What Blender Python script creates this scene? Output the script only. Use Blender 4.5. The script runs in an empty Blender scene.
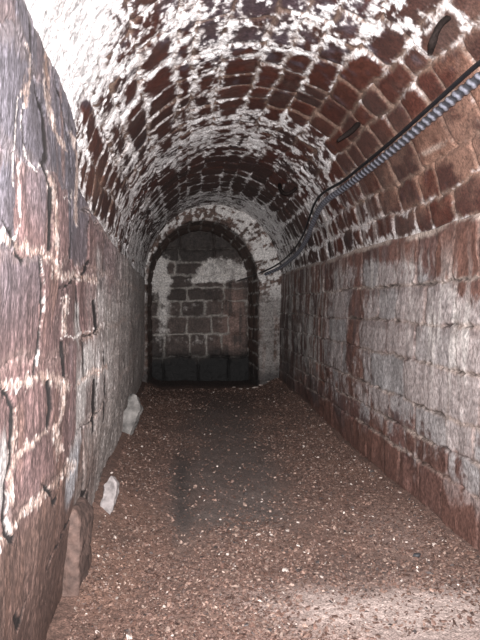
import bpy, math
import numpy as np

R = np.random.default_rng(11)
CAM_Z = 1.3
CX, AX, ZS, BZ = .5, 1.06, 1.69, 1.16          # the vault's section: centre, half width, springing, rise
Y_ARCH, Y_END = 9.6, 11.1                      # the inner arch and the end wall
SC = bpy.context.scene
COL = SC.collection

# ------------------------------------------------------------------ noise
def _h(ix, iy, seed):
    n = (ix.astype(np.int64) * 374761393 + iy.astype(np.int64) * 668265263 + seed * 974634777) & 0xffffffff
    n = ((n ^ (n >> 13)) * 1274126177) & 0xffffffff
    n = ((n ^ (n >> 16)) * 2246822519) & 0xffffffff
    return ((n ^ (n >> 15)) & 0xffffff) / float(0xffffff)

def vn(x, y, seed=0):
    """value noise, -1..1"""
    x = np.asarray(x, float); y = np.asarray(y, float)
    ix, iy = np.floor(x), np.floor(y)
    fx, fy = x - ix, y - iy
    fx = fx ** 3 * (fx * (fx * 6 - 15) + 10); fy = fy ** 3 * (fy * (fy * 6 - 15) + 10)
    a = _h(ix, iy, seed); b = _h(ix + 1, iy, seed); c = _h(ix, iy + 1, seed); d = _h(ix + 1, iy + 1, seed)
    return 2 * ((a * (1 - fx) + b * fx) * (1 - fy) + (c * (1 - fx) + d * fx) * fy) - 1

def fbm(x, y, seed=0, o=4, g=.5):
    s = 0; w = 1; t = 0
    for k in range(o):
        s = s + w * vn(x * 2 ** k + 17.3 * k, y * 2 ** k - 9.1 * k, seed + k * 31); t += w; w *= g
    return s / t

def ss(a, b, x):
    t = np.clip((x - a) / (b - a), 0, 1); return t * t * (3 - 2 * t)

def blobs(u, v, L):
    s = np.zeros_like(u)
    for (u0, v0, su, sv, w) in L:
        s += w * np.exp(-((u - u0) / su) ** 2 - ((v - v0) / sv) ** 2)
    return s

def mix(c, d, t):
    return c * (1 - t[..., None]) + np.asarray(d) * t[..., None]

def masonry(u, v, vb, joints, k=.012, wu=.03, wv=.02, seed=0, f=2.5):
    """distance to the nearest joint, a random number per stone, and the offsets to bed and upright joints"""
    a = fbm(u * 11, v * 11, seed + 2, 3); b = fbm(u * 11 + 40, v * 11, seed + 3, 3)
    u, v = u + wu * fbm(u * f, v * f, seed + 5, 3) + .35 * wu * a, v + wv * fbm(u * f, v * f, seed + 9, 4) + .5 * wv * b
    vb = np.asarray(vb, float)
    ci = np.clip(np.searchsorted(vb, v) - 1, 0, len(vb) - 2)
    dv = np.minimum(v - vb[ci], vb[ci + 1] - v)
    du = np.full(u.shape, 9.); sid = np.zeros(u.shape); top = vb[ci + 1] - v
    for c in range(len(vb) - 1):
        m = ci == c
        if not m.any(): continue
        j = np.asarray(joints[c], float)
        q = np.clip(np.searchsorted(j, u[m]) - 1, 0, len(j) - 2)
        du[m] = np.minimum(u[m] - j[q], j[q + 1] - u[m]); sid[m] = c * 997 + q * 13 + seed
    d = -k * np.log(np.exp(-np.clip(du, -.1, 1) / k) + np.exp(-np.clip(dv, -.1, 1) / k))
    return d, sid, du, dv, top

def rs(sid, s):
    return _h(sid, sid * 0 + s, 77 + s)

def run(a, b, lo, hi, fixed=()):
    out = [a]
    while out[-1] < b: out.append(out[-1] + R.uniform(lo, hi))
    if len(fixed):
        f0, f1 = min(fixed), max(fixed)
        out = [x for x in out if x < f0 - lo * .6 or x > f1 + lo * .6] + list(fixed)
    return sorted(out)

def ylines(y0=-1.2, y1=11.2, step=.0036, near=1.4):
    a = list(np.arange(y0, near, .04))
    y = near
    while y < y1:
        a.append(y); y += step * y
    a.append(y1)
    return np.array(a)

# ------------------------------------------------------------------ mesh helpers
def set_attr(me, col=None, wet=None):
    if col is not None:
        c4 = np.ones((len(me.vertices), 4), np.float32); c4[:, :3] = np.clip(col.reshape(-1, 3), 0.003, .92)
        a = me.color_attributes.new('tint', 'FLOAT_COLOR', 'POINT'); a.data.foreach_set('color', c4.ravel())
    if wet is not None:
        a = me.attributes.new('wet', 'FLOAT', 'POINT'); a.data.foreach_set('value', np.clip(wet, 0, 1).astype(np.float32).ravel())

def raw_mesh(name, V, Fc, mat, smooth=True, col=None, wet=None, parent=None):
    V = np.asarray(V, np.float32).reshape(-1, 3); Fc = np.asarray(Fc, np.int32); n = Fc.shape[1]
    me = bpy.data.meshes.new(name)
    me.vertices.add(len(V)); me.vertices.foreach_set('co', V.ravel())
    me.loops.add(Fc.size); me.loops.foreach_set('vertex_index', Fc.ravel())
    me.polygons.add(len(Fc)); me.polygons.foreach_set('loop_start', np.arange(0, Fc.size, n, dtype=np.int32))
    me.polygons.foreach_set('loop_total', np.full(len(Fc), n, np.int32))
    me.polygons.foreach_set('use_smooth', np.full(len(Fc), smooth, bool))
    me.update(); me.validate()
    set_attr(me, col, wet)
    me.materials.append(mat)
    o = bpy.data.objects.new(name, me); COL.objects.link(o)
    if parent: o.parent = parent
    return o

def grid_faces(nu, nv, flip=False, wrap=False):
    i, j = np.meshgrid(np.arange(nu - 1), np.arange(nv if wrap else nv - 1), indexing='ij')
    j2 = (j + 1) % nv
    q = np.stack([i * nv + j, (i + 1) * nv + j, (i + 1) * nv + j2, i * nv + j2], -1).reshape(-1, 4)
    return q[:, ::-1] if flip else q

def normals(P):
    a = np.gradient(P, axis=0); b = np.gradient(P, axis=1)
    n = np.cross(a, b); return n / np.maximum(np.linalg.norm(n, axis=-1, keepdims=True), 1e-9)

def structure(o, label, cat):
    o['kind'] = 'structure'; o['label'] = label; o['category'] = cat; return o

def tag(o, label, cat, group=None, kind=None):
    o['label'] = label; o['category'] = cat
    if group: o['group'] = group
    if kind: o['kind'] = kind
    return o

# ------------------------------------------------------------------ materials
def mat_masonry(name, grain=70, bump=.5, dist=.006, stretch=(1, 1, 1), glint=0., rough=(.85, .28), lo=.45):
    m = bpy.data.materials.new(name); m.use_nodes = True
    N = m.node_tree.nodes; L = m.node_tree.links
    p = N['Principled BSDF']
    at = N.new('ShaderNodeAttribute'); at.attribute_name = 'tint'
    we = N.new('ShaderNodeAttribute'); we.attribute_name = 'wet'
    tc = N.new('ShaderNodeTexCoord'); mp = N.new('ShaderNodeMapping'); mp.inputs['Scale'].default_value = stretch
    L.new(tc.outputs['Object'], mp.inputs[0])
    n1 = N.new('ShaderNodeTexNoise'); n1.inputs['Scale'].default_value = grain; n1.inputs['Detail'].default_value = 5; n1.inputs['Roughness'].default_value = .7
    L.new(mp.outputs[0], n1.inputs['Vector'])
    mr = N.new('ShaderNodeMapRange'); mr.inputs[1].default_value = .34; mr.inputs[2].default_value = .66
    mr.inputs[3].default_value = lo; mr.inputs[4].default_value = 2 - lo
    L.new(n1.outputs[0], mr.inputs[0])
    mu = N.new('ShaderNodeMix'); mu.data_type = 'RGBA'; mu.blend_type = 'MULTIPLY'; mu.inputs[0].default_value = 1
    L.new(at.outputs['Color'], mu.inputs[6]); L.new(mr.outputs[0], mu.inputs[7])
    L.new(mu.outputs[2], p.inputs['Base Color'])
    n2 = N.new('ShaderNodeTexNoise'); n2.inputs['Scale'].default_value = grain * 1.3; n2.inputs['Detail'].default_value = 4
    L.new(mp.outputs[0], n2.inputs['Vector'])
    b = N.new('ShaderNodeBump'); b.inputs['Strength'].default_value = bump; b.inputs['Distance'].default_value = dist
    L.new(n2.outputs[0], b.inputs['Height']); L.new(b.outputs[0], p.inputs['Normal'])
    rr = N.new('ShaderNodeMapRange'); rr.inputs[3].default_value = rough[0]; rr.inputs[4].default_value = rough[1]
    L.new(we.outputs['Fac'], rr.inputs[0]); L.new(rr.outputs[0], p.inputs['Roughness'])
    if glint:                                  # drops of water on the damp stone
        vo = N.new('ShaderNodeTexVoronoi'); vo.inputs['Scale'].default_value = 55
        L.new(tc.outputs['Object'], vo.inputs['Vector'])
        g = N.new('ShaderNodeMapRange'); g.inputs[1].default_value = .28; g.inputs[2].default_value = .05; g.inputs[3].default_value = 0; g.inputs[4].default_value = 1
        L.new(vo.outputs['Distance'], g.inputs[0])
        gm = N.new('ShaderNodeMath'); gm.operation = 'MULTIPLY'; L.new(g.outputs[0], gm.inputs[0]); L.new(we.outputs['Fac'], gm.inputs[1])
        gs = N.new('ShaderNodeMath'); gs.operation = 'MULTIPLY'; gs.inputs[1].default_value = glint; L.new(gm.outputs[0], gs.inputs[0])
        L.new(gs.outputs[0], p.inputs['Coat Weight']); p.inputs['Coat Roughness'].default_value = .22
        b2 = N.new('ShaderNodeBump'); b2.inputs['Strength'].default_value = 1; b2.inputs['Distance'].default_value = .006
        L.new(gm.outputs[0], b2.inputs['Height']); L.new(b.outputs[0], b2.inputs['Normal']); L.new(b2.outputs[0], p.inputs['Coat Normal'])
    return m

def mat_plain(name, col, rough=.5, metal=0., grain=60, var=.25, bump=.2, dist=.003):
    m = bpy.data.materials.new(name); m.use_nodes = True
    N = m.node_tree.nodes; L = m.node_tree.links; p = N['Principled BSDF']
    tc = N.new('ShaderNodeTexCoord')
    n = N.new('ShaderNodeTexNoise'); n.inputs['Scale'].default_value = grain; n.inputs['Detail'].default_value = 5
    L.new(tc.outputs['Object'], n.inputs['Vector'])
    r = N.new('ShaderNodeValToRGB')
    r.color_ramp.elements[0].position = .3; r.color_ramp.elements[1].position = .7
    r.color_ramp.elements[0].color = (*[c * (1 - var) for c in col], 1); r.color_ramp.elements[1].color = (*[min(1, c * (1 + var)) for c in col], 1)
    L.new(n.outputs[0], r.inputs[0]); L.new(r.outputs[0], p.inputs['Base Color'])
    b = N.new('ShaderNodeBump'); b.inputs['Strength'].default_value = bump; b.inputs['Distance'].default_value = dist
    L.new(n.outputs[0], b.inputs['Height']); L.new(b.outputs[0], p.inputs['Normal'])
    p.inputs['Roughness'].default_value = rough; p.inputs['Metallic'].default_value = metal
    return m

M_VAULT = mat_masonry('lime_crusted_brick', 70, .55, .006, glint=.9)
M_LEFT = mat_masonry('cleft_sandstone', 34, .6, .006, (1, 2.6, 1.1))
M_RIGHT = mat_masonry('filmed_ashlar', 46, .5, .005, (1, 1.5, .9))
M_END = mat_masonry('dark_ashlar', 40, .5, .006)
M_FLOOR = mat_masonry('gritty_earth', 120, .8, .008, rough=(.9, .45))
M_CHIP = mat_masonry('stone_chips', 90, .3, .002, rough=(.8, .3))
M_CABLE = mat_plain('black_rubber', (.012, .012, .014), .38, grain=200)
M_HOSE = mat_masonry('grey_glossy_plastic', 60, .1, .001, rough=(.45, .2), lo=.7)
M_IRON = mat_plain('rusty_iron', (.014, .010, .009), .85, 0, 120, .5, .6)
M_ROCK = mat_plain('pale_limestone', (.185, .175, .165), .85, 0, 11, .8, 1, .02)
M_ROCK2 = mat_plain('pink_white_limestone', (.24, .215, .21), .85, 0, 26, .4, .8, .01)
M_BLOCK = mat_plain('brown_sandstone', (.085, .053, .043), .85, 0, 26, .45, .9, .014)
M_IRON.node_tree.nodes['Principled BSDF'].inputs['Specular IOR Level'].default_value = .12
M_PALE = mat_plain('pale_chip', (.46, .39, .35), .6, 0, 60, .2)
M_DARK = mat_plain('dark_pebble', (.03, .03, .033), .6, 0, 60, .3)

def seam(P, zt):
    """the bed joint between wall and vault wanders a little"""
    P[..., 2] += .022 * fbm(P[..., 1] * 1.7, P[..., 1] * 0, 301, 4) * np.exp(-((P[..., 2] - zt) / .09) ** 2) * (P[..., 0] > 1)

# ------------------------------------------------------------------ ceiling: the brick vault
def vault_xz(th):
    th = np.asarray(th)
    x = CX - AX * np.cos(th); z = ZS + BZ * np.sin(th)
    return x, z

def build_vault():
    Y = ylines(y1=Y_ARCH + .12)
    s_down = np.linspace(-.38, 0, 30)[:-1]                       # a skirt down behind the left wall
    th = np.linspace(0, 3.062, 470)
    S = np.concatenate([s_down, th]); T = np.clip(S, 0, None)
    U, TH = np.meshgrid(Y, T, indexing='ij'); _, SD = np.meshgrid(Y, S, indexing='ij')
    X, Z = vault_xz(TH); Z = Z + np.minimum(SD, 0) * 1.0
    P = np.stack([X, U, Z], -1); Nn = -normals(P)
    cen = np.array([CX, 0, ZS]); fl = np.sign(((cen - P) * Nn * np.array([1, 0, 1])).sum(-1, keepdims=True)); Nn = Nn * fl
    A = TH * 1.11                                                # arc length
    nb = 18; vb = np.concatenate([[-1], np.linspace(0, 3.062 * 1.11, nb + 1) + np.r_[0, R.uniform(-.042, .042, nb - 1), 0]])
    J = [run(-1.6, 10.5, .2, .46) for _ in vb]
    d, sid, du, dv, top = masonry(U, A, vb, J, .014, .05, .035, 3, 2.2)
    r1, r2, r3 = rs(sid, 1), rs(sid, 2), rs(sid, 3)
    # where the lime has bloomed
    W = blobs(U, TH, [
        (1.9, .45, .75, .34, .34), (2.5, .62, .5, .26, .26), (2.3, .2, .6, .3, .2), (3.2, .66, .6, .14, .10), (3.0, .95, .4, .16, .08),
        (3.0, 1.35, .30, .22, .14), (3.35, 1.52, .35, .20, .08), (3.0, 1.8, .35, .3, .10), (3.6, 1.24, .35, .10, .09),
        (4.2, .55, .9, .15, .05), (5.0, .85, .35, .3, .07), (5.65, 1.4, .38, .6, .13), (5.5, 2.1, .45, .3, .15), (6.1, 2.45, .6, .22, .18), (5.6, .8, .4, .3, .06),
        (5.8, .75, .5, .3, .09), (6.9, .4, 1.0, .3, .10), (7.6, .5, .8, .22, .10), (9.0, 1.5, .5, 1.3, .20), (8.9, 2.5, .9, .35, .16), (8.3, .45, .9, .3, .10), (7.4, .2, 1.8, .3, .20), (5.3, .2, .6, .12, .05), (3.6, .25, .5, .10, .05),
        (6.8, 2.25, .35, .25, .12), (2.4, 1.4, .35, .5, .08), (2.1, 1.0, .4, .3, .10), (4.3, 1.3, .5, .2, .04), (3.45, 2.0, .22, .16, .06), (2.9, 2.1, .2, .12, .07),
        (6.15, 1.3, .14, .8, .09), (7.35, 1.6, .14, .9, .07), (5.1, 1.5, .10, .6, .05), (4.0, 1.4, .9, .5, .012)])
    for y0 in (4.98, 5.32, 5.78, 6.22, 7.35, 8.5):
        W = W + .075 * np.exp(-((U - y0 - .10 * fbm(A * 1.6, U * 0, 61, 2) - .03 * fbm(A * 9, U * 0, 62, 2)) / .055) ** 2) * ss(-.5, .1, vn(A * 3, U * 0 + y0, 63) + .1)
    SOL = blobs(U, TH, [(1.9, .45, .7, .34, 1), (2.5, .58, .5, .2, .9), (2.3, .15, .7, .25, .8), (6.1, 2.45, .5, .2, .6), (5.6, 1.5, .35, .7, .50), (5.6, .7, .4, .4, .35), (8.9, 2.4, .9, .5, .7), (9.0, 1.4, .45, 1.2, .5), (7.4, .15, 1.8, .35, .7), (3.1, 1.32, .2, .10, .5), (3.2, .7, .6, .12, .3)])
    W = W * (1 - .8 * ss(6.35, 6.6, U + .15 * fbm(A * 2, U * 2, 65, 3)) * ss(8.5, 8.1, U + .15 * fbm(A * 2, U * 2, 66, 3)) * ss(.55, .95, TH) * ss(2.75, 2.35, TH))
    W = W - blobs(U, TH, [(6.8, 1.6, .42, .65, .03), (4.55, 1.9, .35, .5, .04), (4.3, 2.3, .9, .3, .06), (3.6, 2.75, 1.4, .22, .06),
                          (2.7, .97, .16, .09, .16), (2.75, .75, .14, .05, .10), (2.95, .48, .3, .06, .18), (3.9, .30, .4, .1, .12), (1.75, .8, .3, .2, .1)])
    nz = fbm(U * 7, A * 7, 21, 5, .62); nf = fbm(U * 26, A * 26, 41, 4, .65)
    ring = ss(6.3, 6.6, U + .2 * nz) * ss(8.4, 8.0, U + .2 * nz) * ss(.5, .9, TH) * ss(2.75, 2.4, TH)
    w = .014 + .62 * W - .016 * ring
    far = ss(4.7, 5.3, U)
    fil = fbm(U * 13, A * 30, 47, 4, .6) * (1 - far) + fbm(U * 17, A * 9, 48, 4, .6) * far
    white = ss(-.014, .016, w - d + .034 * nz + .022 * nf + .016 * fil + .03 * (r3 - .5))
    white *= ss(-.16, .16, .6 * nf + .7 * fil + .35 * nz + .06 + 1.0 * SOL - .5 * ss(.06, .11, w) + .3 * ss(.03, .012, w))   # the crust is broken up
    white *= 1 - blobs(U, TH, [(4.0, 2.75, 2.2, .28, .85), (3.6, 2.5, .9, .22, .6)])
    brick = np.array([.062, .021, .015]) * (.5 + .9 * r1)[..., None]
    brick = mix(brick, [.074, .029, .02], ss(.5, 1, r2) * .6)
    brick = mix(brick, [.075, .062, .075], ss(-.1, .5, fbm(U * 9, A * 9, 63, 4) + 1.2 * blobs(U, TH, [(3.3, 1.5, .7, .5, 1), (2.2, .5, .8, .4, .8), (2.6, 1.2, .5, .4, .6)]) - .45) * .75)
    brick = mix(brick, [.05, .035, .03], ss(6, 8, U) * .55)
    c = mix(brick, [.19, .13, .10], ss(.026, -.002, d + .012 * nf + .008 * nz) * .85 * ss(6.2, 5, U))   # tan joints
    tan = blobs(U, TH, [(3.3, 2.78, 1.2, .22, 1), (2.6, 2.5, .5, .2, .6), (3.9, .28, .6, .14, .5)])
    c = mix(c, [.22, .125, .09], np.clip(tan * ss(-.25, .35, fbm(U * 3.5, A * 7, 91, 5)), 0, .8))
    c = mix(c, mix(np.broadcast_to(np.array([.55, .51, .49]), c.shape), [.87, .855, .85], ss(-.30, .25, nz + .8 * nf + .9 * SOL - .05)), np.clip(white, 0, 1) * (.88 + .12 * nf))
    c = c * (1 - .62 * blobs(U, TH, [(2.0, .42, .9, .4, 1)]) * ss(.35, -.45, nz + .7 * nf))[..., None]
    c = mix(c, [.13, .08, .06], blobs(U, TH, [(1.85, .62, .22, .10, .9), (2.15, .55, .12, .08, .6), (2.2, .28, .5, .10, .5)]) * ss(-.3, .3, nz + nf) * .8)
    c = mix(c, [.06, .036, .03], ss(.0, .5, fbm(U * 5, A * 5, 151, 5)) * (1 - np.clip(white, 0, 1)) * .5)
    c = c * (1 + .35 * nf + .2 * fil)[..., None]
    # streaks of lime running down under the cable
    st = ss(.05, .45, fbm(U * 17, A * 1.6, 17, 3) + .25 * nf) * blobs(U, TH, [(6.0, 2.72, .75, .2, 1.1), (7.4, 2.85, 1.2, .25, .8), (5.0, 2.95, .4, .1, .3)])
    c = mix(c, [.54, .50, .47], np.clip(st, 0, .85))
    # the pale bed joint along the right haunch, and the ledge of tan mortar
    j1 = np.exp(-((A - 2.98 - .012 * fbm(U * 3, U * 0, 8, 3)) / .014) ** 2) * ss(-.25, .2, vn(U * 3.2, U * 0, 12) + .5 * nf) * ss(4.6, 3.8, U)
    c = mix(c, [.36, .28, .235], np.clip(j1, 0, .8))
    h = np.clip(d, -.01, .05)
    h = .017 * (1 - np.exp(-h / .010)) - .006 + .014 * (r2 - .5) + .006 * fbm(U * 8, A * 8, 7, 4)
    h = h * (1 - .45 * np.clip(white, 0, 1)) + np.clip(white, 0, 1) * (.003 + .007 * nz + .008 * nf + .005 * fil)
    h += .02 * fbm(U * 1.1, A * 1.3, 99, 3)
    h *= ss(3.062, 3.0, TH) * .9 + .1
    h += -.05 * np.exp(-((U - 9.4) / .3) ** 2) * 0
    P = P + Nn * h[..., None]
    wet = ss(.2, .8, r1) * .5 + .5 * blobs(U, TH, [(3.6, 1.5, 1, .6, 1), (4.4, 1.2, 1, .9, .6)])
    wet = np.clip(wet * (1 - .5 * white), 0, 1)
    seam(P, float(vault_xz(3.062)[1]))
    o = raw_mesh('ceiling', P, grid_faces(len(Y), len(S)), M_VAULT, True, c, wet)
    return structure(o, 'brick barrel vault of the tunnel crusted with white lime', 'vault')

# ------------------------------------------------------------------ right wall
def build_right():
    Y = ylines(y1=Y_ARCH + .15)
    zt = float(vault_xz(3.062)[1])
    zz = np.linspace(-.12, zt, 330)
    U, Z = np.meshgrid(Y, zz, indexing='ij')
    X0 = 1.53 + .028 * ss(.9, 1.77, Z)
    P = np.stack([X0, U, Z], -1)
    vb = [-.4, .02, .30, .47, .66, .94, 1.18, 1.44, zt + .012, 2.2]
    J = [run(-1.5, 10.5, .3, .55) for _ in vb]
    J[2] = run(-1.5, 10.5, .28, .45, (3.05, 3.45, 3.92)); J[4] = run(-1.5, 10.5, .3, .5, (3.05, 3.42, 4.15, 4.9))
    J[5] = run(-1.5, 10.5, .3, .55, (3.3, 3.95, 4.5, 5.2, 5.62)); J[6] = run(-1.5, 10.5, .26, .5, (3.0, 3.35, 3.8, 4.3, 4.75, 5.2, 5.66))
    J[7] = run(-1.5, 10.5, .2, .36, (3.1, 3.42, 3.7, 4.0, 4.35, 4.75, 5.2, 5.66))
    d, sid, du, dv, top = masonry(U, Z, vb, J, .016, .04, .022, 8, 2.4)
    r1, r2, r3 = rs(sid, 1), rs(sid, 2), rs(sid, 3)
    n1 = fbm(U * 3, Z * 3, 12, 4); n2 = fbm(U * 16, Z * 10, 13, 4, .6); stk = fbm(U * 20, Z * 1.4, 15, 4); nf = fbm(U * 45, Z * 45, 14, 3)
    c = np.array([.15, .082, .070]) * (.65 + .7 * r1)[..., None]
    c = mix(c, [.19, .095, .07], ss(.3, .9, r2) * .7)
    c = mix(c, [.12, .10, .105], ss(0, .6, n1 + .4 * stk) * .6)
    # grey film of lime over the courses between the knee and the springing
    film = blobs(U, Z, [(4.3, 1.38, .75, .28, 1.1), (4.9, 1.60, .6, .12, .6), (4.2, 1.1, .85, .30, 1.0), (3.6, .95, .6, .3, .9), (3.3, .75, .6, .25, .8), (4.5, .75, .8, .3, .6), (5.9, 1.15, .5, .5, .75),
                        (3.25, 1.3, .4, .12, .35), (3.1, .5, .35, .12, .8), (3.35, .28, .16, .10, .9), (3.05, .30, .14, .1, .9), (3.8, .35, .3, .15, .4), (6.3, .6, .8, .3, .35), (7.4, 1.1, 1.6, .5, .5), (5.0, .5, .7, .18, .5), (6.0, 1.1, .6, .5, .25), (2.4, .9, .6, .6, .6)])
    film -= blobs(U, Z, [(5.45, 1.0, .14, .55, .9), (6.75, 1.15, .28, .38, .7), (3.1, 1.5, .5, .13, .7), (3.9, 1.70, .9, .08, .9), (4.9, 1.73, .6, .06, .4)])
    fm = ss(.0, .60, film * 1.15 + .28 * stk + .5 * n2 + .42 * fbm(U * 4.5, Z * 5, 191, 4) + .25 * nf + .25 * (r3 - .5) - .32) * (.80 + .2 * nf)
    fm *= .45 + .55 * ss(-.006, .026, d + .02 * n2)
    c = mix(c, mix(np.broadcast_to(np.array([.375, .365, .365]), c.shape), [.415, .37, .36], ss(.2, .8, r2)), np.clip(fm, 0, .92))
    # whiter drips just under the beds
    dr = ss(.05, .5, fbm(U * 14, Z * 1.8, 31, 3) + .3 * n2) * blobs(U, Z, [(4.4, 1.52, .8, .14, .9), (3.6, 1.18, .5, .25, .7), (3.25, .8, .3, .3, .5), (3.3, 1.15, .25, .2, .5), (6.6, 1.5, 1.2, .3, .5), (7.8, 1.2, 1.2, .6, .45), (4.1, 1.42, .4, .1, .5)])
    c = mix(c, [.60, .56, .53], np.clip(dr, 0, .75))
    # joints: crumbly pale lips over dark gaps, broken
    jn = ss(.022, .002, d + .010 * n2 + .006 * nf)
    brk = ss(-.35, .15, fbm(U * 4, Z * 4, 71, 3) + .1)
    bed = (dv < du)
    c = mix(c, [.42, .345, .30], np.clip(jn * brk * np.where(bed, .8, .2) * (1 - .4 * fm), 0, .9))
    gap = ss(.011, -.002, d + .014 * n2) * ss(-.2, .2, fbm(U * 5, Z * 5, 75, 3) + .05)
    c = mix(c, [.03, .02, .018], np.clip(gap * .75 * np.where(bed, 1, .6), 0, 1))
    lip = ss(.05, .01, np.abs(top - .035) + .02 * np.abs(n2)) * ss(-.05, .4, stk + .2) * ss(.9, 1.2, Z)
    c = mix(c, [.10, .06, .055], lip * .45 * (U < 5.6))
    # the topmost bed joint runs on unbroken under the vault
    tj = ss(.034, .002, np.abs(Z - zt + .012) + .016 * n2 + .012 * n1)
    c = mix(c, [.55, .46, .40], tj * ss(-.7, .0, vn(U * 3, U * 0, 5)) * .85)
    # bottom: brown splash and damp
    c = mix(c, [.155, .082, .066], ss(.34, .06, Z + .14 * n1 + .05 * n2 - .12 * ss(4.5, 3, U)) * .72)
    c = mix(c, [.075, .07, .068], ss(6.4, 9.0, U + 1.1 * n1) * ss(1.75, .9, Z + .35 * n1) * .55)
    pale = ss(-.05, .4, stk + .45 * n2) * ss(5.6, 7.0, U) * .85
    c = mix(c, [.46, .44, .42], pale * ss(.15, .9, Z))
    h = (.013 * (1 - np.exp(-np.clip(dv + .012 * n2, -.01, .1) / .007)) + .005 * (1 - np.exp(-np.clip(du + .012 * n2, -.01, .1) / .005))) * (1 - .5 * np.clip(fm, 0, 1)) * ss(-.6, .2, fbm(U * 3, Z * 4, 171, 3) + .2) - .006 + .012 * (r2 - .5) + .007 * fbm(U * 6, Z * 6, 4, 4) + .003 * stk + .004 * n2
    h += .016 * fbm(U * 1.0, Z * 1.2, 98, 3) + .004 * np.clip(fm, 0, 1)
    h -= .012 * gap
    h *= ss(zt, zt - .04, Z) * .9 + .1
    P[..., 0] -= h
    c = c * (.80 * (1 + .22 * nf + .22 * n2 + .12 * stk))[..., None]
    seam(P, zt)
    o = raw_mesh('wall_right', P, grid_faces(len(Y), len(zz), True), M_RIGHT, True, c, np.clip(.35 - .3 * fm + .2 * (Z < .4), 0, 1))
    return structure(o, 'right tunnel wall of coursed ashlar under a grey lime film', 'wall')

# ------------------------------------------------------------------ left wall
LT_Y = [-1.2, 1.5, 1.96, 2.37, 2.6, 2.74, 2.9, 3.08, 3.4, 4.1, 6, 9.8]
LT_Z = [.92, .90, .87, .885, .83, .74, .60, .535, .50, .46, .42, .40]

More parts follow.
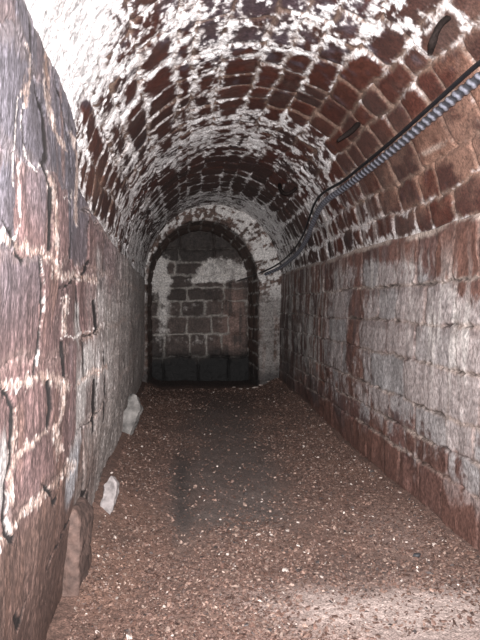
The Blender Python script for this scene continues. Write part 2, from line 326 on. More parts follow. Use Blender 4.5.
LEFT_LINES = [   # cracks (d), crumbling mortar (m) and thin white joints (w) of the left wall: half width, (along, up) in metres
    ('d', 1.6, [(1.88, 2.12), (1.89, 2.03), (1.96, 1.99), (2.04, 1.96), (2.12, 1.91), (2.13, 1.8), (2.07, 1.75), (2.15, 1.7), (2.16, 1.6), (2.16, 1.49)]),
    ('d', 1.1, [(1.79, 2.18), (1.85, 2.16), (1.88, 2.12)]),
    ('w', 2.2, [(1.72, 1.85), (1.71, 1.78), (1.71, 1.7), (1.73, 1.62)]),
    ('w', 1.6, [(1.82, 1.88), (1.81, 1.81), (1.84, 1.76), (1.85, 1.73), (1.94, 1.71), (2.06, 1.75)]),
    ('d', 0.9, [(1.82, 1.86), (1.82, 1.81), (1.85, 1.76)]),
    ('w', 2.2, [(1.79, 1.69), (1.8, 1.61), (1.81, 1.53), (1.76, 1.48)]),
    ('m', 4, [(1.82, 1.88), (1.88, 1.99), (1.84, 2.03)]),
    ('m', 4, [(2.2, 2.22), (2.16, 2.1), (2.18, 1.98), (2.28, 1.92), (2.43, 1.9)]),
    ('d', 0.8, [(2.33, 2.12), (2.39, 2.09), (2.47, 1.99), (2.53, 1.93), (2.6, 1.84)]),
    ('d', 1.6, [(1.65, 1.51), (1.72, 1.49), (1.79, 1.45), (1.84, 1.43)]),
    ('m', 6, [(1.65, 1.47), (1.75, 1.47), (1.94, 1.47), (2.15, 1.46), (2.31, 1.43)]),
    ('m', 5, [(2.31, 1.4), (2.64, 1.42), (3.02, 1.44), (3.47, 1.43)]),
    ('d', 0.8, [(2.37, 1.36), (3.08, 1.45), (3.21, 1.52)]),
    ('w', 1.4, [(2.03, 1.45), (2.09, 1.38), (2.12, 1.28)]),
    ('d', 1.0, [(2.02, 1.44), (2.06, 1.37), (2.09, 1.28), (2.06, 1.17), (2.02, 1.08)]),
    ('w', 1.6, [(2.09, 1.24), (2.07, 1.17), (2.06, 1.09)]),
    ('m', 7, [(1.61, 1.1), (1.75, 1.08), (1.85, 1.07), (2.04, 1.07), (2.28, 1.04), (2.47, 0.97)]),
    ('w', 3, [(1.79, 1.09), (1.85, 1.05), (1.9, 1.06)]),
    ('d', 1.5, [(1.67, 1.08), (1.76, 1.05), (1.82, 1.01), (1.81, 0.92), (1.8, 0.85), (1.76, 0.81), (1.73, 0.73), (1.75, 0.67), (1.82, 0.63)]),
    ('m', 4, [(1.83, 1.01), (1.83, 0.9), (1.79, 0.83), (1.81, 0.73)]),
    ('d', 1.3, [(2.21, 1.04), (2.23, 0.94), (2.18, 0.87)]),
    ('m', 5, [(2.21, 0.87), (2.0, 0.87), (1.85, 0.86), (1.81, 0.83)]),
    ('m', 4, [(2.39, 0.99), (2.43, 0.89), (2.28, 0.86), (2.39, 0.74)]),
    ('w', 1.5, [(2.41, 1.18), (2.6, 1.17), (2.82, 1.16), (3.28, 1.17), (3.93, 1.19)]),
    ('d', 1.1, [(2.43, 1.16), (2.43, 1.03)]),
    ('m', 4, [(2.9, 0.94), (3.28, 0.95), (3.93, 0.91)]),
    ('m', 6, [(2.69, 0.6), (2.43, 0.66), (2.2, 0.66), (1.91, 0.67), (1.77, 0.66), (1.61, 0.68)]),
    ('w', 2.2, [(1.79, 0.77), (1.77, 0.71), (1.79, 0.65)]),
    ('d', 0.9, [(2.12, 0.7), (2.31, 0.57), (2.39, 0.64)]),
    ('d', 2.0, [(3.18, 0.36), (3.02, 0.34), (2.82, 0.36), (2.62, 0.37), (2.49, 0.37)]),
    ('d', 1.4, [(2.49, 0.37), (2.37, 0.37), (2.31, 0.35)]),
    ('d', 1.2, [(3.35, 0.38), (3.32, 0.31), (3.39, 0.21)]),
    ('d', 1.4, [(1.84, 0.4), (1.91, 0.33), (1.94, 0.38), (2.0, 0.38)]),
    ('m', 3, [(2.6, 1.99), (2.79, 1.91), (2.84, 1.78), (2.84, 1.67)]),
    ('w', 1.5, [(2.41, 1.71), (2.55, 1.71), (2.64, 1.77)]),
    ('m', 4, [(2.15, 1.73), (2.24, 1.62), (2.23, 1.5)]),
    ('d', 0.8, [(2.6, 1.74), (2.64, 1.62), (2.6, 1.48)]),
    ('m', 5, [(2.51, 1.32), (2.47, 1.2)]),
    ('d', 0.8, [(2.84, 1.39), (2.9, 1.18)]),
    ('d', 0.8, [(3.35, 1.33), (3.39, 1.14)]),
    ('d', 0.8, [(3.05, 1.12), (3.08, 0.95)]),
    ('d', 0.8, [(3.39, 0.9), (3.39, 0.62)]),
    ('d', 0.7, [(3.83, 1.02), (3.88, 0.58)]),
]

def line_field(U, V, kinds, warp, k_w=1.):
    f = np.zeros_like(U)
    u = U + .012 * warp * U; v = V + .012 * vn(U * 30, V * 22, 202)
    for k, w, p in LEFT_LINES:
        if k not in kinds: continue
        for (a, b) in zip(p[:-1], p[1:]):
            # a crack is seen through its mouth, so an upright one must be wider on the wall
            sx = .48 / (.5 * (a[0] + b[0])); hw = k_w * w * .5 * (.5 * (a[0] + b[0])) / 622
            lo0, hi0 = min(a[0], b[0]) - 8 * hw / sx, max(a[0], b[0]) + 8 * hw / sx
            m = (U[:, 0] > lo0) & (U[:, 0] < hi0)
            if not m.any(): continue
            i0, i1 = np.where(m)[0][[0, -1]]; i1 += 1
            x, y = u[i0:i1] * sx, v[i0:i1]
            ax, ay, bx, by = a[0] * sx, a[1], b[0] * sx, b[1]
            t = np.clip(((x - ax) * (bx - ax) + (y - ay) * (by - ay)) / ((bx - ax) ** 2 + (by - ay) ** 2 + 1e-9), 0, 1)
            d = np.hypot(x - ax - t * (bx - ax), y - ay - t * (by - ay)) / hw
            f[i0:i1] = np.maximum(f[i0:i1], np.clip(2 - d, 0, 2))
    return f                                                     # 2 on the line, 1 at its half width, 0 beyond

def left_x(Y, Z):
    return -.455 - .0125 * (Y - 2) + .022 * (Z - 1.0) - .03 * ss(.55, .0, Z)

def build_left():
    Y = ylines(y1=Y_ARCH + .15, step=.0042, near=1.2)
    nf_, nt = 540, 26
    q = np.concatenate([np.linspace(0, 1, nf_), 1 + np.linspace(0, 1, nt + 1)[1:]])
    U, Q = np.meshgrid(Y, q, indexing='ij')
    ztop = np.interp(U, LT_Y, LT_Z) + CAM_Z + .012 * fbm(U * 6, U * 0, 3, 3)
    Z = -.12 + (ztop + .12) * np.clip(Q, 0, 1)
    X = left_x(U, Z)
    b = np.clip(Q - 1, 0, 1)
    X = X - .22 * b; Z = Z - .03 * b
    rnd = np.clip((Z - (ztop - .05)) / .05, 0, 1) * (Q <= 1)
    X = X - .035 * (1 - np.sqrt(np.clip(1 - rnd ** 2, 0, 1))); X = np.where(Q > 1, X - .035 * (1 - b), X)
    P = np.stack([X, U, Z], -1)
    V = Z + .16 * b
    vb = [-.6, .68, 1.13, 1.46, 1.73, 2.0, 2.5]
    # beds dip a little where the wall comes towards us
    Vw = V - np.interp(U, [1.2, 1.7, 2.2, 2.6, 3.3, 4.5], [-.01, .02, .0, .015, .03, .02]) - .05 * blobs(U, V, [(1.7, 1.6, .25, .3, -1.2)])
    J = [run(-1.5, 10.4, .3, .6, (1.75, 2.47, 2.72, 3.1)), run(-1.5, 10.4, .2, .42, (1.75, 2.0, 2.22, 2.42, 2.6, 2.95)),
         run(-1.5, 10.4, .22, .42, (1.55, 2.06, 2.33, 2.6, 2.84, 3.05)), run(-1.5, 10.4, .2, .4, (1.74, 2.17, 2.5, 2.83)),
         run(-1.5, 10.4, .2, .4, (1.72, 2.02, 2.32, 2.5)), run(-1.5, 10.4, .25, .45, (1.66, 2.0, 2.32, 2.55)), run(-1.5, 10.4, .3, .5)]
    d, sid, du, dv, top = masonry(U, Vw, vb, J, .012, .055, .05, 5, 2.6)
    r1, r2, r3 = rs(sid, 1), rs(sid, 2), rs(sid, 3)
    stk = fbm(U * 34, V * 1.5, 15, 4, .6); st2 = fbm(U * 90, V * 6, 16, 3, .6); n1 = fbm(U * 3, V * 3, 12, 4); n2 = fbm(U * 45, V * 17, 13, 4, .6); nf = fbm(U * 110, V * 60, 14, 3, .7)
    drawn = ss(3.3, 2.7, U)                                        # the near stretch, where each crack is known
    pink = np.array([.225, .142, .135]); viol = np.array([.155, .147, .172]); brown = np.array([.17, .105, .082])
    c = pink * (.75 + .5 * r1)[..., None]
    c = mix(c, viol, np.clip(ss(.2, .65, r2) * .75 * ss(1.0, 1.5, V + .2 * n1) + .5 * ss(1.5, 1.9, V + .25 * n1) + .25 * ss(0, .5, n1), 0, .92))
    c = mix(c, brown, ss(.75, .58, V + .05 * n1) * .85)
    c = mix(c, [.25, .145, .11], ss(.25, .6, fbm(U * 8, V * 2.2, 55, 4)) * .5)
    # ashen far stretch, its colour also brightened to offset the weak grazing flash
    c = mix(c, mix(np.broadcast_to(np.array([.40, .375, .355]), c.shape), [.25, .19, .185], ss(1.25, 1.6, V + .2 * n1 + .12 * stk) * ss(6, 4, U)), ss(2.6, 4.0, U + .6 * n1 + .5 * stk) * .85)
    c = c * (1 + .22 * stk + .16 * st2 + .3 * nf + .3 * n1 + .3 * fbm(U * 9, V * 7, 401, 5))[..., None]
    # bleached scars
    pal = blobs(U, V, [(2.85, 1.22, .16, .12, .9), (3.0, .83, .16, .17, 1.3), (3.2, 1.02, .25, .12, .8), (2.68, .58, .16, .13, 1.5), (2.9, .62, .12, .12, .7), (3.6, 1.3, .35, .18, .7), (3.8, .9, .5, .25, .65),
                       (1.72, .85, .07, .14, 1.0), (5.2, 1.1, 1.0, .4, .45), (2.78, 1.0, .05, .07, 1.0), (3.5, 1.58, .3, .10, .5)])
    pw = ss(.2, .7, pal * (.9 + .5 * stk) + .2 * n2 - .12)
    c = mix(c, mix(np.broadcast_to(np.array([.62, .59, .57]), c.shape), [.58, .59, .62], ss(.75, .6, V)), np.clip(pw, 0, .9))
    # crumbling pinkish mortar on the beds, wide and broken; thin lines on the uprights
    mw = .016 + .022 * ss(-.2, .5, fbm(U * 3, V * 3, 81, 3)) + .02 * blobs(U, V, [(1.75, 1.13, .4, .06, 1), (2.2, 1.5, .4, .06, .8), (1.8, 1.72, .3, .3, .5), (1.7, .68, .5, .08, 1), (2.4, 1.13, .2, .05, .8)])
    bedm = ss(.010, -.010, dv - mw + .022 * n2 + .006 * nf)
    upm = ss(.008, -.006, du - .003 - .012 * ss(0, .6, fbm(U * 2, V * 4, 83, 3)) + .018 * n2)
    near = ss(4.2, 2.6, U); hide = ss(-.25, .2, fbm(U * 2.2, V * 2.6, 181, 3))
    mort = np.clip(np.maximum(bedm * .95 * (.3 + .7 * hide), upm * .55 * ss(-.05, .3, fbm(U * 2.6, V * 3.4, 183, 3))) * (.35 + .65 * near), 0, 1) * ss(-.5, .1, n2 + .5 + .3 * nf)
    mort *= (1 - .75 * ss(.6, .45, V)) * (1 - .85 * drawn)
    lm = line_field(U, V, 'm', n2, 1.5); lw_ = line_field(U, V, 'w', n2); ld = line_field(U, V, 'd', .3 * n2, 2.0)
    lm = ss(.55, 1.5, lm + 1.5 * n2 + .8 * nf + .5 * n1) * ss(.1, .5, lm); lw_ = ss(.7, 1.4, lw_ + 1.2 * n2 + .6 * nf + .6 * n1) * ss(.1, .4, lw_)
    mort = np.maximum(mort, np.maximum(lm * .85, lw_ * .95))
    mc = mix(np.broadcast_to(np.array([.54, .40, .34]), c.shape), [.76, .68, .63], ss(.0, .6, n2 + nf * .6))
    mc = mix(mc, [.30, .17, .115], ss(.25, .7, fbm(U * 6, V * 5, 87, 3)) * .8)
    mc = mix(mc, [.86, .81, .78], np.clip(lw_, 0, 1) * .8)
    c = mix(c, mc, mort)
    crack = ss(.0065, .0, np.abs(d - .004 + .006 * vn(U * 7, V * 7, 90))) * ss(-.35, .0, fbm(U * 2.3, V * 2.9, 86, 3) + .05) * ss(5, 3, U) * (1 - .8 * drawn)
    crack = np.maximum(crack, ss(.4, 1.0, ld + .2 * nf))
    c = mix(c, [.018, .014, .014], np.clip(crack * 1.1, 0, 1))
    c = mix(c, [.30, .26, .24], ss(-.07, .0, Z - ztop + .0) * ss(3.2, 2.6, U) * .5)
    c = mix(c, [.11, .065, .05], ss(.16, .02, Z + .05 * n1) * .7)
    h = (.009 * (1 - np.exp(-np.clip(d + .008 * n2, -.01, .1) / .006)) + .022 * (r3 - .5) * ss(.0, .02, d)) * ss(4.5, 2.8, U) * (.35 + .65 * hide) * (1 - .7 * drawn) - .005 + .010 * fbm(U * 5, V * 2.5, 4, 4) + .0022 * stk + .0010 * st2
    h += .03 * fbm(U * 1.3, V * 1.3, 98, 3) - .007 * crack + .006 * mort * n2 + .003 * n2 + .006 * n2 * ss(2.8, 4.5, U) + .006 * stk * ss(3.0, 5.0, U)
    fade = ss(.25, .0, b) * .8 + .2
    P[..., 0] += h * fade * np.where(U < 1.3, .4, 1)
    c = c * ((.62 + .36 * ss(2.4, 4.2, U)) * (1 + .3 * nf + .25 * n2))[..., None]  # colour lifted with distance to make up for the flash's fall-off
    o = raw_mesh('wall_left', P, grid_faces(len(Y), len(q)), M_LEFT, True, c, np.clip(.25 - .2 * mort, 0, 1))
    return structure(o, 'left tunnel wall of cracked mauve sandstone blocks and crumbling mortar', 'wall')

# ------------------------------------------------------------------ end wall
def build_end():
    xs = np.linspace(-.75, 1.55, 330); zz = np.linspace(-.12, 2.9, 420)
    X, Z = np.meshgrid(xs, zz, indexing='ij')
    vb = [-.5, .37, .78, 1.10, 1.37, 1.60, 1.83, 2.06, 2.3, 3.2]
    J = [run(-1.2, 2, .4, .65) for _ in vb]
    J[4] = [-1.2, -.45, .12, .75, 1.2, 2]; J[3] = [-1.2, -.4, .02, .42, .72, 1.15, 2]; J[2] = [-1.2, -.25, .1, .55, .85, 1.2, 2]; J[1] = [-1.2, -.3, .15, .45, .72, 1.2, 2]
    d, sid, du, dv, top = masonry(X, Z, vb, J, .016, .035, .03, 14, 3)
    r1, r2 = rs(sid, 1), rs(sid, 2)
    n1 = fbm(X * 3, Z * 3, 3, 4); n2 = fbm(X * 14, Z * 14, 5, 4, .6); stk = fbm(X * 16, Z * 2, 6, 3)
    c = np.array([.062, .046, .04]) * (.6 + .8 * r1)[..., None]
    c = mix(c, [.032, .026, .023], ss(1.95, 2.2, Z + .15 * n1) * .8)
    c = mix(c, [.24, .155, .13], np.clip(blobs(X, Z, [(.95, 1.15, .2, .5, .85), (.85, .65, .25, .25, .5)]) * ss(-.5, .2, n1 + .6 * stk + .2), 0, .85))
    jn = ss(.034, .0, d + .022 * n2)
    c = mix(c, [.38, .355, .325], jn * .85 * ss(2.4, 2.0, Z) * ss(-.35, .2, n1 + .5 * n2 + .1))
    c = c * (1 + .4 * n2 + .25 * stk)[..., None]
    # the lime in the lunette
    lw = blobs(X, Z, [(.75, 1.93, .5, .22, 1.5), (-.38, 1.85, .22, .3, 1.3), (.2, 1.75, .5, .07, .6), (-.3, 1.3, .12, .6, .5)]) - blobs(X, Z, [(-.05, 1.9, .24, .2, 1.1), (.22, 2.2, .2, .2, .9), (.55, 1.66, .2, .06, .6), (0, 1.45, .3, .1, .4)])
    lw = ss(.15, .65, lw + .45 * n1 + .35 * n2 - .1)
    c = mix(c, [.62, .59, .56], np.clip(lw * (.55 + .45 * ss(-.4, .2, n2 + .6 * n1 + .1)), 0, .92))
    c = mix(c, [.004, .004, .004], ss(.62, .26, Z + .10 * n1 + .03 * n2) * .98)  # nearly black towards the bottom
    h = .035 * (1 - np.exp(-np.clip(d, -.01, .1) / .02)) + .02 * (r2 - .5) + .012 * n2 + .02 * n1
    P = np.stack([X, Y_END - h, Z], -1)
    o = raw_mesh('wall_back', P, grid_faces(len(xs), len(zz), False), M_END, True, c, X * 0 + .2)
    return structure(o, 'end wall of big dark blocks below a white-crusted lunette', 'wall')

# ------------------------------------------------------------------ the lower inner arch before the end wall
def profile(n, xl, xr, cx, a, zs, b):
    t = np.linspace(0, math.pi, n)
    k = n // 3
    left = np.stack([np.full(k, xl), np.linspace(-.12, zs, k, endpoint=False)], -1)
    arc = np.stack([cx - a * np.cos(t), zs + b * np.sin(t)], -1)
    right = np.stack([np.full(k, xr), np.linspace(zs, -.12, k + 1)[1:]], -1)
    return np.concatenate([left, arc, right])

def build_arch():
    n = 300
    pin = profile(n, -.53, 1.22, .345, .875, 1.60, 1.02); pout = profile(n, -.78, 1.75, .485, 1.265, 1.69, 1.30)
    f = np.linspace(0, 1, 60); g = np.linspace(0, 1, 90)[1:]
    rows = []; kk = []; rr = []
    for t in f:
        xz = pout * (1 - t) + pin * t
        rows.append(np.stack([xz[:, 0], np.full(len(xz), Y_ARCH), xz[:, 1]], -1)); kk.append(-(1 - t)); rr.append(t)
    for t in g:
        rows.append(np.stack([pin[:, 0], np.full(len(pin), Y_ARCH + t * (Y_END + .06 - Y_ARCH)), pin[:, 1]], -1)); kk.append(t * 1.5)
    P = np.array(rows)
    arc = np.concatenate([[0], np.cumsum(np.linalg.norm(np.diff(pin, axis=0), axis=1))])
    K, A = np.meshgrid(np.array(kk), arc, indexing='ij')
    U = np.where(K < 0, K * .5, K)
    vb = np.concatenate([np.arange(-.2, arc[-1] + .5, .2)]); J = [run(-1, 2, .25, .5) for _ in vb]
    d, sid, du, dv, top = masonry(U, A, vb, J, .014, .04, .03, 23, 3)
    r1 = rs(sid, 1); n1 = fbm(U * 4, A * 3, 3, 4); n2 = fbm(U * 16, A * 16, 4, 4, .6)
    hi = ss(1.2, 1.7, P[..., 2])
    c = np.array([.085, .055, .044]) * (.6 + .8 * r1)[..., None]
    face = ss(.22, -.05, K + .35 * n1 + .15 * n2)
    stk = fbm(U * 3, A * 24, 9, 3)
    right_side = ss(.3, .9, P[..., 0])
    lime = ss(-.15, .30, .8 * n1 + 1.0 * n2 + .7 * stk + .02 + .22 * right_side) * face * (.25 + .75 * hi)
    c = mix(c, [.56, .54, .52], np.clip(lime, 0, .9))
    jn = ss(.022, .0, d + .014 * n2) * (1 - face) * ss(-.3, .2, n1 + .1)
    c = mix(c, [.55, .53, .50], jn * (.45 + .5 * right_side))
    strip = (1 - hi) * right_side * ss(.0, .4, fbm(A * 2.4, K * 9, 19, 3) + .3) * face
    c = mix(c, [.20, .19, .18], strip * .6)
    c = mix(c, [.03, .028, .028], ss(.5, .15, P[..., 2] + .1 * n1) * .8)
    Nn = normals(P); mid = np.array([.4, 10.3, 1.4]); sg = np.sign(((mid - P) * Nn)[..., [0, 2]].sum(-1))
    Nn = np.where((K < 0)[..., None], np.array([0, -1., 0]), Nn * sg[..., None])
    h = .022 * (1 - np.exp(-np.clip(d, -.01, .1) / .016)) + .014 * n1 + .012 * n2
    P = P + Nn * h[..., None]
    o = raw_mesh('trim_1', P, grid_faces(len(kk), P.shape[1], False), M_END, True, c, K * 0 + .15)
    return structure(o, 'lower inner arch with a grey-white rim before the end wall', 'arch')

# ------------------------------------------------------------------ floor
def floor_z(X, Y):
    lx = -.5 - .0125 * (Y - 2)
    z = .11 * np.exp(-((X - lx) / .16) ** 2) * ss(2.6, 4.0, Y) + .03 * np.exp(-((X - lx) / .16) ** 2)
    z = z + .10 * np.exp(-((X - 1.53) / .22) ** 2) * ss(5.0, 8.0, Y) + .03 * np.exp(-((X - 1.53) / .2) ** 2)
    z = z + .05 * np.exp(-((X - 1.45) / .3) ** 2 - ((Y - 9.3) / .5) ** 2)
    z = z - .03 * np.exp(-((X - .02) / .10) ** 2) * ss(3.2, 4.2, Y) * ss(7.5, 5.5, Y)
    z = z + .045 * ss(.7, 1.2, X) * ss(3.0, 2.5, Y)
    z = z - .05 * ss(9.9, 10.5, Y)
    return z + .022 * fbm(X * 2.2, Y * 1.6, 61, 3) + .006 * fbm(X * 10, Y * 8, 62, 3)

def path_w(X, Y):
    return np.clip(blobs(X, Y, [(.35, 4.6, .42, 1.0, .9), (.45, 6.5, .45, 1.6, .9), (.0, 4.5, .07, 1.2, .6), (.35, 3.8, .3, .4, .5), (.6, 8.6, .5, 1.2, .6)]), 0, 1)

def pale_w(X, Y):
    n = fbm(X * 4, Y * 3, 44, 4)
    return np.clip(blobs(X, Y, [(1.05, 2.40, .50, .26, 1.2), (.6, 2.62, .34, .2, .7), (1.2, 3.3, .25, .5, .25)]) * (1 + .45 * n), 0, 1)

def build_floor():
    Y = ylines(step=.0032, near=1.8); xs = np.linspace(-.8, 1.8, 400)
    U, X = np.meshgrid(Y, xs, indexing='ij')
    Z = floor_z(X, U)
    n0 = fbm(X * 3, U * 2.4, 1, 4); n1 = fbm(X * 40, U * 40, 2, 4, .7); n2 = fbm(X * 110, U * 110, 6, 2)
    p = path_w(X, U); s = pale_w(X, U)
    c = np.broadcast_to(np.array([.132, .078, .06]), X.shape + (3,)) * (1 + .45 * n1 + .35 * n2)[..., None]
    c = mix(c, [.185, .105, .075], ss(0, .6, n0) * .7)
    c = mix(c, [.08, .05, .04], ss(.05, .6, fbm(X * 2.2, U * 2.6, 171, 5)) * .6)
    pc = np.broadcast_to(np.array([.105, .083, .074]), X.shape + (3,)) * (1 + .30 * n1 + .3 * n2)[..., None]
    c = mix(c, pc, np.clip(p * (1.15 + .5 * n0), 0, 1) * .95)
    c = mix(c, [.036, .030, .028], np.clip(blobs(X, U, [(.0, 4.6, .06, 1.1, .7), (.9, 2.95, .4, .08, .5)]), 0, 1))
    c = mix(c, np.broadcast_to(np.array([.38, .31, .28]), c.shape) * (1 + .25 * n1)[..., None], s * .85)  # paler patch at the near right
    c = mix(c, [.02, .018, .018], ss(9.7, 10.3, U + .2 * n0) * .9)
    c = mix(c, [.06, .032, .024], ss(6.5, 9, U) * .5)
    Z = Z + .006 * n1 * (1 - .6 * p) + .003 * n2
    P = np.stack([X, U, Z], -1)
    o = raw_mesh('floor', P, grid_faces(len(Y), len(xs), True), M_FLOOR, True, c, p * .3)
    return structure(o, 'damp brown earth floor of the tunnel', 'floor')

# unit chip: a squashed, broken octahedral pebble with 14 faces
ICO_V = None
def chip_shape(rng):
    v = np.array([(0, 0, 1), (0, 0, -1), (1, 0, .1), (.45, .85, -.1), (-.5, .8, .15), (-1, .05, -.1), (-.5, -.85, .1), (.5, -.8, -.05)], float)
    f = []
    ring = [2, 3, 4, 5, 6, 7]
    for i in range(6):
        a, b = ring[i], ring[(i + 1) % 6]
        f.append((0, a, b)); f.append((1, b, a))
    v = v * rng.uniform(.7, 1.25, (len(v), 1)) + rng.normal(0, .12, v.shape)
    v[:2, 2] *= .75
    return v, np.array(f)

def build_gravel():
    rng = np.random.default_rng(4)
    n = 95000
    # evenly seen along the walk: density falls with distance
    y = 2.3 * np.exp(rng.uniform(0, 1, n) ** 1.15 * math.log(9.6 / 2.3)); x = rng.uniform(-.58, 1.55, n)
    keep = rng.uniform(0, 1, n) < np.clip(.66 - .85 * path_w(x, y) - .6 * pale_w(x, y) + .8 * blobs(x, y, [(.42, 3.35, .22, .45, 1)]) + .5 * (fbm(x * 3, y * 2, 18, 3)), .10, 1)
    x, y = x[keep], y[keep]
    keep = (x > -.44 - .0125 * (y - 2)) & (x < 1.49); x, y = x[keep], y[keep]; n = len(x)
    size = np.clip(rng.lognormal(math.log(.0052), .40, n), .003, .015) * (1 + .04 * (y - 2.3))
    base = [chip_shape(rng) for _ in range(10)]
    Vs, Fs, Cs = [], [], []
    z = floor_z(x, y)
    rz = rng.uniform(0, 6.28, n); rx = rng.normal(0, .5, n); ry = rng.normal(0, .5, n)
    kind = rng.uniform(0, 1, n); off = 0
    pal = np.array([[.075, .042, .032], [.105, .062, .048], [.15, .095, .074], [.21, .15, .122], [.42, .36, .32], [.045, .036, .034]])
    idx = np.digitize(kind, [.36, .66, .86, .955, .972])
    col = pal[idx] * rng.uniform(.6, 1.45, (n, 1))
    for k in range(10):
        m = np.where(rng.integers(0, 10, n) == k)[0] if False else np.arange(k, n, 10)
        v, f = base[k]
        q = v[None] * size[m, None, None] * np.array([1.25, .95, .6])
        cx, sx, cy, sy, cz, sz = np.cos(rx[m]), np.sin(rx[m]), np.cos(ry[m]), np.sin(ry[m]), np.cos(rz[m]), np.sin(rz[m])
        X, Yv, Zv = q[..., 0], q[..., 1], q[..., 2]
        Y1 = Yv * cx[:, None] - Zv * sx[:, None]; Z1 = Yv * sx[:, None] + Zv * cx[:, None]
        X1 = X * cy[:, None] + Z1 * sy[:, None]; Z2 = -X * sy[:, None] + Z1 * cy[:, None]
        X2 = X1 * cz[:, None] - Y1 * sz[:, None]; Y2 = X1 * sz[:, None] + Y1 * cz[:, None]
        Pn = np.stack([X2 + x[m, None], Y2 + y[m, None], Z2 + z[m, None] + .25 * size[m, None]], -1)
        Vs.append(Pn.reshape(-1, 3)); Cs.append(np.repeat(col[m], len(v), 0))
        Fs.append((f[None] + (np.arange(len(m)) * len(v))[:, None, None]).reshape(-1, 3) + off); off += len(m) * len(v)
    V = np.concatenate(Vs); C = np.concatenate(Cs); Fc = np.concatenate(Fs)
    o = raw_mesh('gravel', V, Fc, M_CHIP, False, C, np.full(len(V), .3))
    tag(o, 'loose brown and pinkish gravel strewn over the tunnel floor', 'gravel', kind='stuff')

# ------------------------------------------------------------------ stones lying about
def rock_from_outline(name, pts, depth, origin, ax_u, ax_v, mat, seed, rough=.010, bevel=.02):
    """an irregular slab: outline pts (u, v) in metres on the axes ax_u, ax_v, given a thickness, rounded and chipped"""
    import bmesh
    bm = bmesh.new()
    au, av = np.array(ax_u, float), np.array(ax_v, float); au /= np.linalg.norm(au); av /= np.linalg.norm(av)
    an = np.cross(au, av); an /= np.linalg.norm(an)
    f = [bm.verts.new(au * u + av * v + an * depth * .5) for u, v in pts]; b = [bm.verts.new((au * u + av * v) * .96 - an * depth * .5) for u, v in pts]
    bm.faces.new(f); bm.faces.new(b[::-1])
    for i in range(len(pts)):
        j = (i + 1) % len(pts); bm.faces.new([f[j], f[i], b[i], b[j]])
    bmesh.ops.recalc_face_normals(bm, faces=bm.faces)
    bmesh.ops.bevel(bm, geom=bm.edges[:], offset=bevel, segments=2, affect='EDGES', profile=.6)
    bmesh.ops.triangulate(bm, faces=bm.faces)
    for _ in range(3):
        long = [e for e in bm.edges if e.calc_length() > .014]
        if not long: break
        bmesh.ops.subdivide_edges(bm, edges=long, cuts=1)
        bmesh.ops.triangulate(bm, faces=[x for x in bm.faces if len(x.verts) > 3])
    bm.normal_update()
    co = np.array([v.co for v in bm.verts]); no = np.array([v.normal for v in bm.verts])
    d = fbm(co[:, 0] * 14 + co[:, 1] * 9, co[:, 2] * 14 - co[:, 1] * 7, seed, 4)
    for v, q, nn, k in zip(bm.verts, co, no, d): v.co = q + nn * k * rough
    me = bpy.data.meshes.new(name); bm.to_mesh(me); bm.free(); me.materials.append(mat)
    for p in me.polygons: p.use_smooth = True
    o = bpy.data.objects.new(name, me); COL.objects.link(o); o.location = origin
    return o

def pebble_mesh(name, rng, mat):
    import bmesh
    bm = bmesh.new(); bmesh.ops.create_icosphere(bm, subdivisions=2, radius=1)
    k = rng.uniform(.6, 1.1, 3); pl = rng.normal(0, 1, (7, 3)); pl /= np.linalg.norm(pl, axis=1)[:, None]; cut = rng.uniform(.55, .9, 7)
    for v in bm.verts:
        p = np.array(v.co)
        for q, c in zip(pl, cut):
            t = p @ q
            if t > c: p = p - q * (t - c)
        v.co = p * np.array([1.2, .9, .65]) * (k * .3 + .7)
    me = bpy.data.meshes.new(name); bm.to_mesh(me); bm.free(); me.materials.append(mat)
    return me

def on_floor(px, py, h=0.0):
    """where the sight line of a place in the photograph meets the floor"""
    z = 0.
    for _ in range(6):
        t = 622 * (CAM_Z - z) / (py - 305); x = (px - 181) / 622 * t; z = float(floor_z(np.array(x), np.array(t)))
    return x, t, z

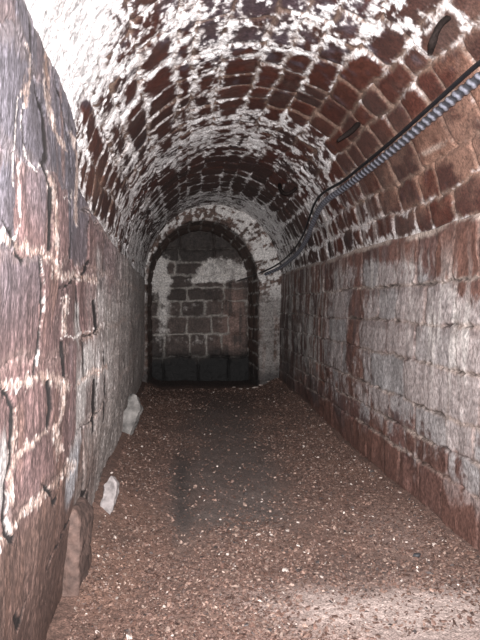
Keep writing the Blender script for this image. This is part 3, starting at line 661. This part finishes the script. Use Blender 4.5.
def build_stones():
    # the slab leaning on the left wall
    tag(rock_from_outline('stone_slab', [(-.10, .0), (.02, -.015), (.085, .055), (.175, .27), (.135, .39), (.085, .405), (.01, .24), (-.075, .10)], .07, (-.53, 5.75, .07),
                          (1, -.25, .1), (.0, .22, 1), M_ROCK, 5, .026, .006), 'larger grey stone slab leaning against the foot of left wall', 'stone')
    tag(rock_from_outline('stone_sliver', [(-.05, -.01), (.015, -.012), (.035, .05), (.055, .14), (.05, .20), (.018, .24), (-.03, .19), (-.038, .09)], .045, (-.435, 3.7, .045),
                          (1, -.3, .1), (.05, .2, 1), M_ROCK2, 9, .018, .004), 'small upright pale stone sliver nearer the viewer by left wall', 'stone')
    tag(rock_from_outline('fallen_block', [(-.06, -.02), (.05, -.02), (.062, .14), (.07, .33), (.045, .385), (.01, .38), (-.04, .31), (-.066, .27), (-.06, .16)], .30, (-.50, 2.92, .0),
                          (1, -.05, .0), (-.03, .04, 1), M_BLOCK, 3, .022, .012), 'brown sandstone block standing at the foot of left wall', 'stone')
    rng = np.random.default_rng(8)
    protos = [pebble_mesh('pebble', rng, M_PALE) for _ in range(6)]
    right = [(386, 484), (355, 490), (348, 473), (359, 461), (365, 503), (325, 420), (333, 425), (356, 475), (339, 477), (378, 524), (417, 536), (438, 572), (461, 590), (407, 500), (357, 516), (425, 582),
             (405, 507), (417, 529), (414, 552), (436, 553), (398, 567), (329, 424), (313, 412), (322, 428), (374, 476), (381, 470), (345, 455)]
    left = [(142, 446), (112, 472), (131, 505), (126, 517), (106, 584), (117, 573), (123, 546), (129, 630), (150, 470), (138, 560), (155, 610)]
    mid = [(353, 541), (282, 523), (220, 522), (203, 490), (273, 588), (290, 632), (300, 500), (250, 548), (235, 570), (262, 505), (310, 560), (240, 470)]
    for L, lab, grp in ((right, 'pale stone chip in the gravel along the right wall', 'pale chips along the right wall'),
                        (left, 'pale stone chip in the gravel beside the left wall', 'pale chips beside the left wall'),
                        (mid, 'pale stone chip out in the middle of the floor', 'pale chips in the middle of the floor')):
        for i, (px, py) in enumerate(L):
            o = bpy.data.objects.new('pebble', protos[int(rng.integers(6))]); COL.objects.link(o)
            x, y, z = on_floor(px, py)
            s = rng.uniform(.0055, .0085) * (.6 + .13 * y) * (1.2 if i < 3 else 1)
            o.scale = (s, s, s); o.rotation_euler = (rng.normal(0, .25), rng.normal(0, .25), rng.uniform(0, 6.28)); o.location = (x, y, z + s * .40)
            tag(o, lab, 'pebble', grp)
    o = bpy.data.objects.new('pebble', pebble_mesh('pebble', rng, M_DARK)); COL.objects.link(o)
    x, y, z = on_floor(425, 567); o.scale = (.022,) * 3; o.location = (x, y, z + .008); tag(o, 'dark grey pebble among pale chips near the right wall', 'pebble')
    # the pale fragments before the end wall
    for i, (px, py) in enumerate([(241, 380), (248, 378), (255, 376), (262, 374), (269, 373), (234, 383)]):
        o = bpy.data.objects.new('rubble_stone', protos[i % 6]); COL.objects.link(o)
        x, y, z = on_floor(px, py)
        s = [.038, .034, .042, .034, .038, .028][i]; y = min(y, 9.45 + .04 * i) if y > 9.5 else y
        x = (px - 181) / 622 * y; z = float(floor_z(np.array(x), np.array(y)))
        o.scale = (s * 1.3, s, s * .6); o.rotation_euler = (0, .1, rng.uniform(0, 3)); o.location = (x, y, z + s * .22)
        tag(o, 'pale rubble stone at the far right end of the floor', 'stone', 'rubble stones before the end wall')

# ------------------------------------------------------------------ cable, hose, hooks
def spline(pts, n):
    p = np.array(pts, float); q = np.vstack([2 * p[0] - p[1], p, 2 * p[-1] - p[-2]])
    t = np.concatenate([[0], np.cumsum(np.linalg.norm(np.diff(p, axis=0), axis=1))])
    out = []
    for s in np.linspace(0, t[-1], n):
        i = min(np.searchsorted(t, s, side='right') - 1, len(p) - 2); u = (s - t[i]) / (t[i + 1] - t[i])
        a, b, c, d = q[i], q[i + 1], q[i + 2], q[i + 3]
        out.append(.5 * (2 * b + (c - a) * u + (2 * a - 5 * b + 4 * c - d) * u * u + (3 * b - a - 3 * c + d) * u ** 3))
    return np.array(out), t[-1]

def tube(name, path, rad, mat, ns=14, flat=1.0):
    """rad: a number, an array along the path, or a function of (arc length, angle)"""
    P = np.asarray(path); T = np.gradient(P, axis=0); T /= np.linalg.norm(T, axis=1)[:, None]
    up = np.array([0, 0, 1.]); N = np.cross(T, up); N /= np.linalg.norm(N, axis=1)[:, None]; B = np.cross(N, T)
    s = np.concatenate([[0], np.cumsum(np.linalg.norm(np.diff(P, axis=0), axis=1))])
    a = np.linspace(0, 2 * math.pi, ns, endpoint=False)
    S, A = np.meshgrid(s, a, indexing='ij')
    r = rad(S, A) if callable(rad) else (np.asarray(rad) * np.ones(len(P)))[:, None] * np.ones((1, ns))
    V = P[:, None] + N[:, None] * (np.cos(A) * r)[..., None] + B[:, None] * (np.sin(A) * r * flat)[..., None]
    F = grid_faces(len(P), ns, True, True).tolist(); V = V.reshape(-1, 3).tolist()
    me = bpy.data.meshes.new(name)
    F.append(list(range(ns))); F.append(list(range((len(P) - 1) * ns, len(P) * ns))[::-1])
    me.from_pydata(V, [], F); me.update(); me.materials.append(mat)
    for p in me.polygons: p.use_smooth = True
    o = bpy.data.objects.new(name, me); COL.objects.link(o)
    return o

def pt(px, py, t):
    return ((px - 181) / 622 * t, t, CAM_Z - (py - 305) / 622 * t)

def build_cables():
    blk = [(540, 10, 2.15), (500, 46, 2.5), (480, 62, 2.68), (440, 98, 3.12), (400, 134, 3.72), (370, 159, 4.33), (345, 179, 5.0), (325, 191, 5.65), (316, 202, 6.1), (311, 215, 6.5), (303, 236, 7.2),
           (292, 252, 8.0), (278, 264, 8.9), (262, 272, 9.45), (246, 278, 10.4), (237, 281, 11.02)]
    p, L = spline([pt(*q) for q in blk], 420)
    tag(tube('cable', p, .0115, M_CABLE, 10), 'black cable slung along the right haunch above the ribbed hose', 'cable')
    hose = [(545, 26, 2.2), (500, 63, 2.55), (480, 77, 2.72), (440, 110, 3.16), (400, 144, 3.76), (370, 168, 4.36), (345, 187, 5.03), (328, 199, 5.6), (320, 209, 6.05), (314, 222, 6.5), (307, 240, 7.2),
            (296, 255, 8.0), (281, 267, 8.9), (266, 274, 9.42)]
    p, L = spline([pt(*q) for q in hose], 2200)
    ph = lambda S, A: S * 2 * math.pi / .078 + 2.4 * np.abs(((A - .9 + math.pi) % (2 * math.pi)) - math.pi)
    def rad(S, A):
        return .022 + .006 * (.5 + .5 * np.sin(ph(S, A)))
    o = tube('ribbed_hose', p, rad, M_HOSE, 24)
    s_ = np.concatenate([[0], np.cumsum(np.linalg.norm(np.diff(p, axis=0), axis=1))]); a_ = np.linspace(0, 2 * math.pi, 24, endpoint=False)
    S, A = np.meshgrid(s_, a_, indexing='ij')
    k = ss(.35, .95, .5 + .5 * np.sin(ph(S, A)))                  # highlights painted into the colour of the ribs, grooves painted dark
    set_attr(o.data, mix(np.broadcast_to(np.array([.045, .046, .055]), k.shape + (3,)), [.27, .28, .33], k), k.ravel())
    tag(o, 'grey glossy hose with chevron ribs and painted highlights below the black cable', 'hose')

def build_hooks():
    def hook(pts, rad, lab, flat=.6):
        p, L = spline([pt(*q) for q in pts], 60)
        r = rad * np.interp(np.linspace(0, 1, 60), [0, .85, 1], [1.1, .95, .55])
        tag(tube('iron_hook', p, r, M_IRON, 10, flat), lab, 'hook')
    hook([(468, -2, 2.82), (462, 3, 2.74), (455, 10, 2.68), (447, 17, 2.65), (442, 26, 2.64), (438, 37, 2.66), (436, 47, 2.72)], .020, 'large curved iron hook in the vault above the black cable', .7)
    hook([(369, 116, 4.35), (362, 120, 4.22), (354, 128, 4.16), (346, 134, 4.14), (339, 139, 4.14)], .023, 'straight rusty iron spike sticking out of the brick vault', .8)
    hook([(280, 184, 6.85), (281, 189, 6.6), (285, 193, 6.5), (291, 192, 6.48), (296, 188, 6.5), (298, 183, 6.6)], .021, 'small far iron hook curled like a half ring', .9)

build_vault(); build_right(); build_left(); build_end(); build_arch(); build_floor(); build_gravel(); build_stones(); build_cables(); build_hooks()

# ------------------------------------------------------------------ camera, flash, dim daylight
cam = bpy.data.cameras.new('camera'); cam.sensor_width = 36; cam.lens = 622 / 640 * 36; cam.clip_start = .02
co = bpy.data.objects.new('camera', cam); COL.objects.link(co)
co.location = (0, 0, CAM_Z); co.rotation_euler = (math.pi / 2 - math.atan(15 / 622), 0, -math.atan(59 / 622)); SC.camera = co

fl = bpy.data.lights.new('camera_flash', 'SPOT'); fl.energy = 1650; fl.shadow_soft_size = .02; fl.spot_size = math.radians(100); fl.spot_blend = .9; fl.color = (1, .965, .97)
fo = bpy.data.objects.new('camera_flash', fl); COL.objects.link(fo); fo.location = (.03, -.02, CAM_Z + .07); fo.rotation_euler = (math.pi / 2 + .02, 0, -math.atan(75 / 622))

w = bpy.data.worlds.new('world'); SC.world = w; w.use_nodes = True
w.node_tree.nodes['Background'].inputs[0].default_value = (.8, .9, 1, 1); w.node_tree.nodes['Background'].inputs[1].default_value = .05

vs = SC.view_settings
vs.view_transform = 'Standard'; vs.look = 'None'; vs.gamma = 1; vs.use_curve_mapping = False; vs.exposure = 0
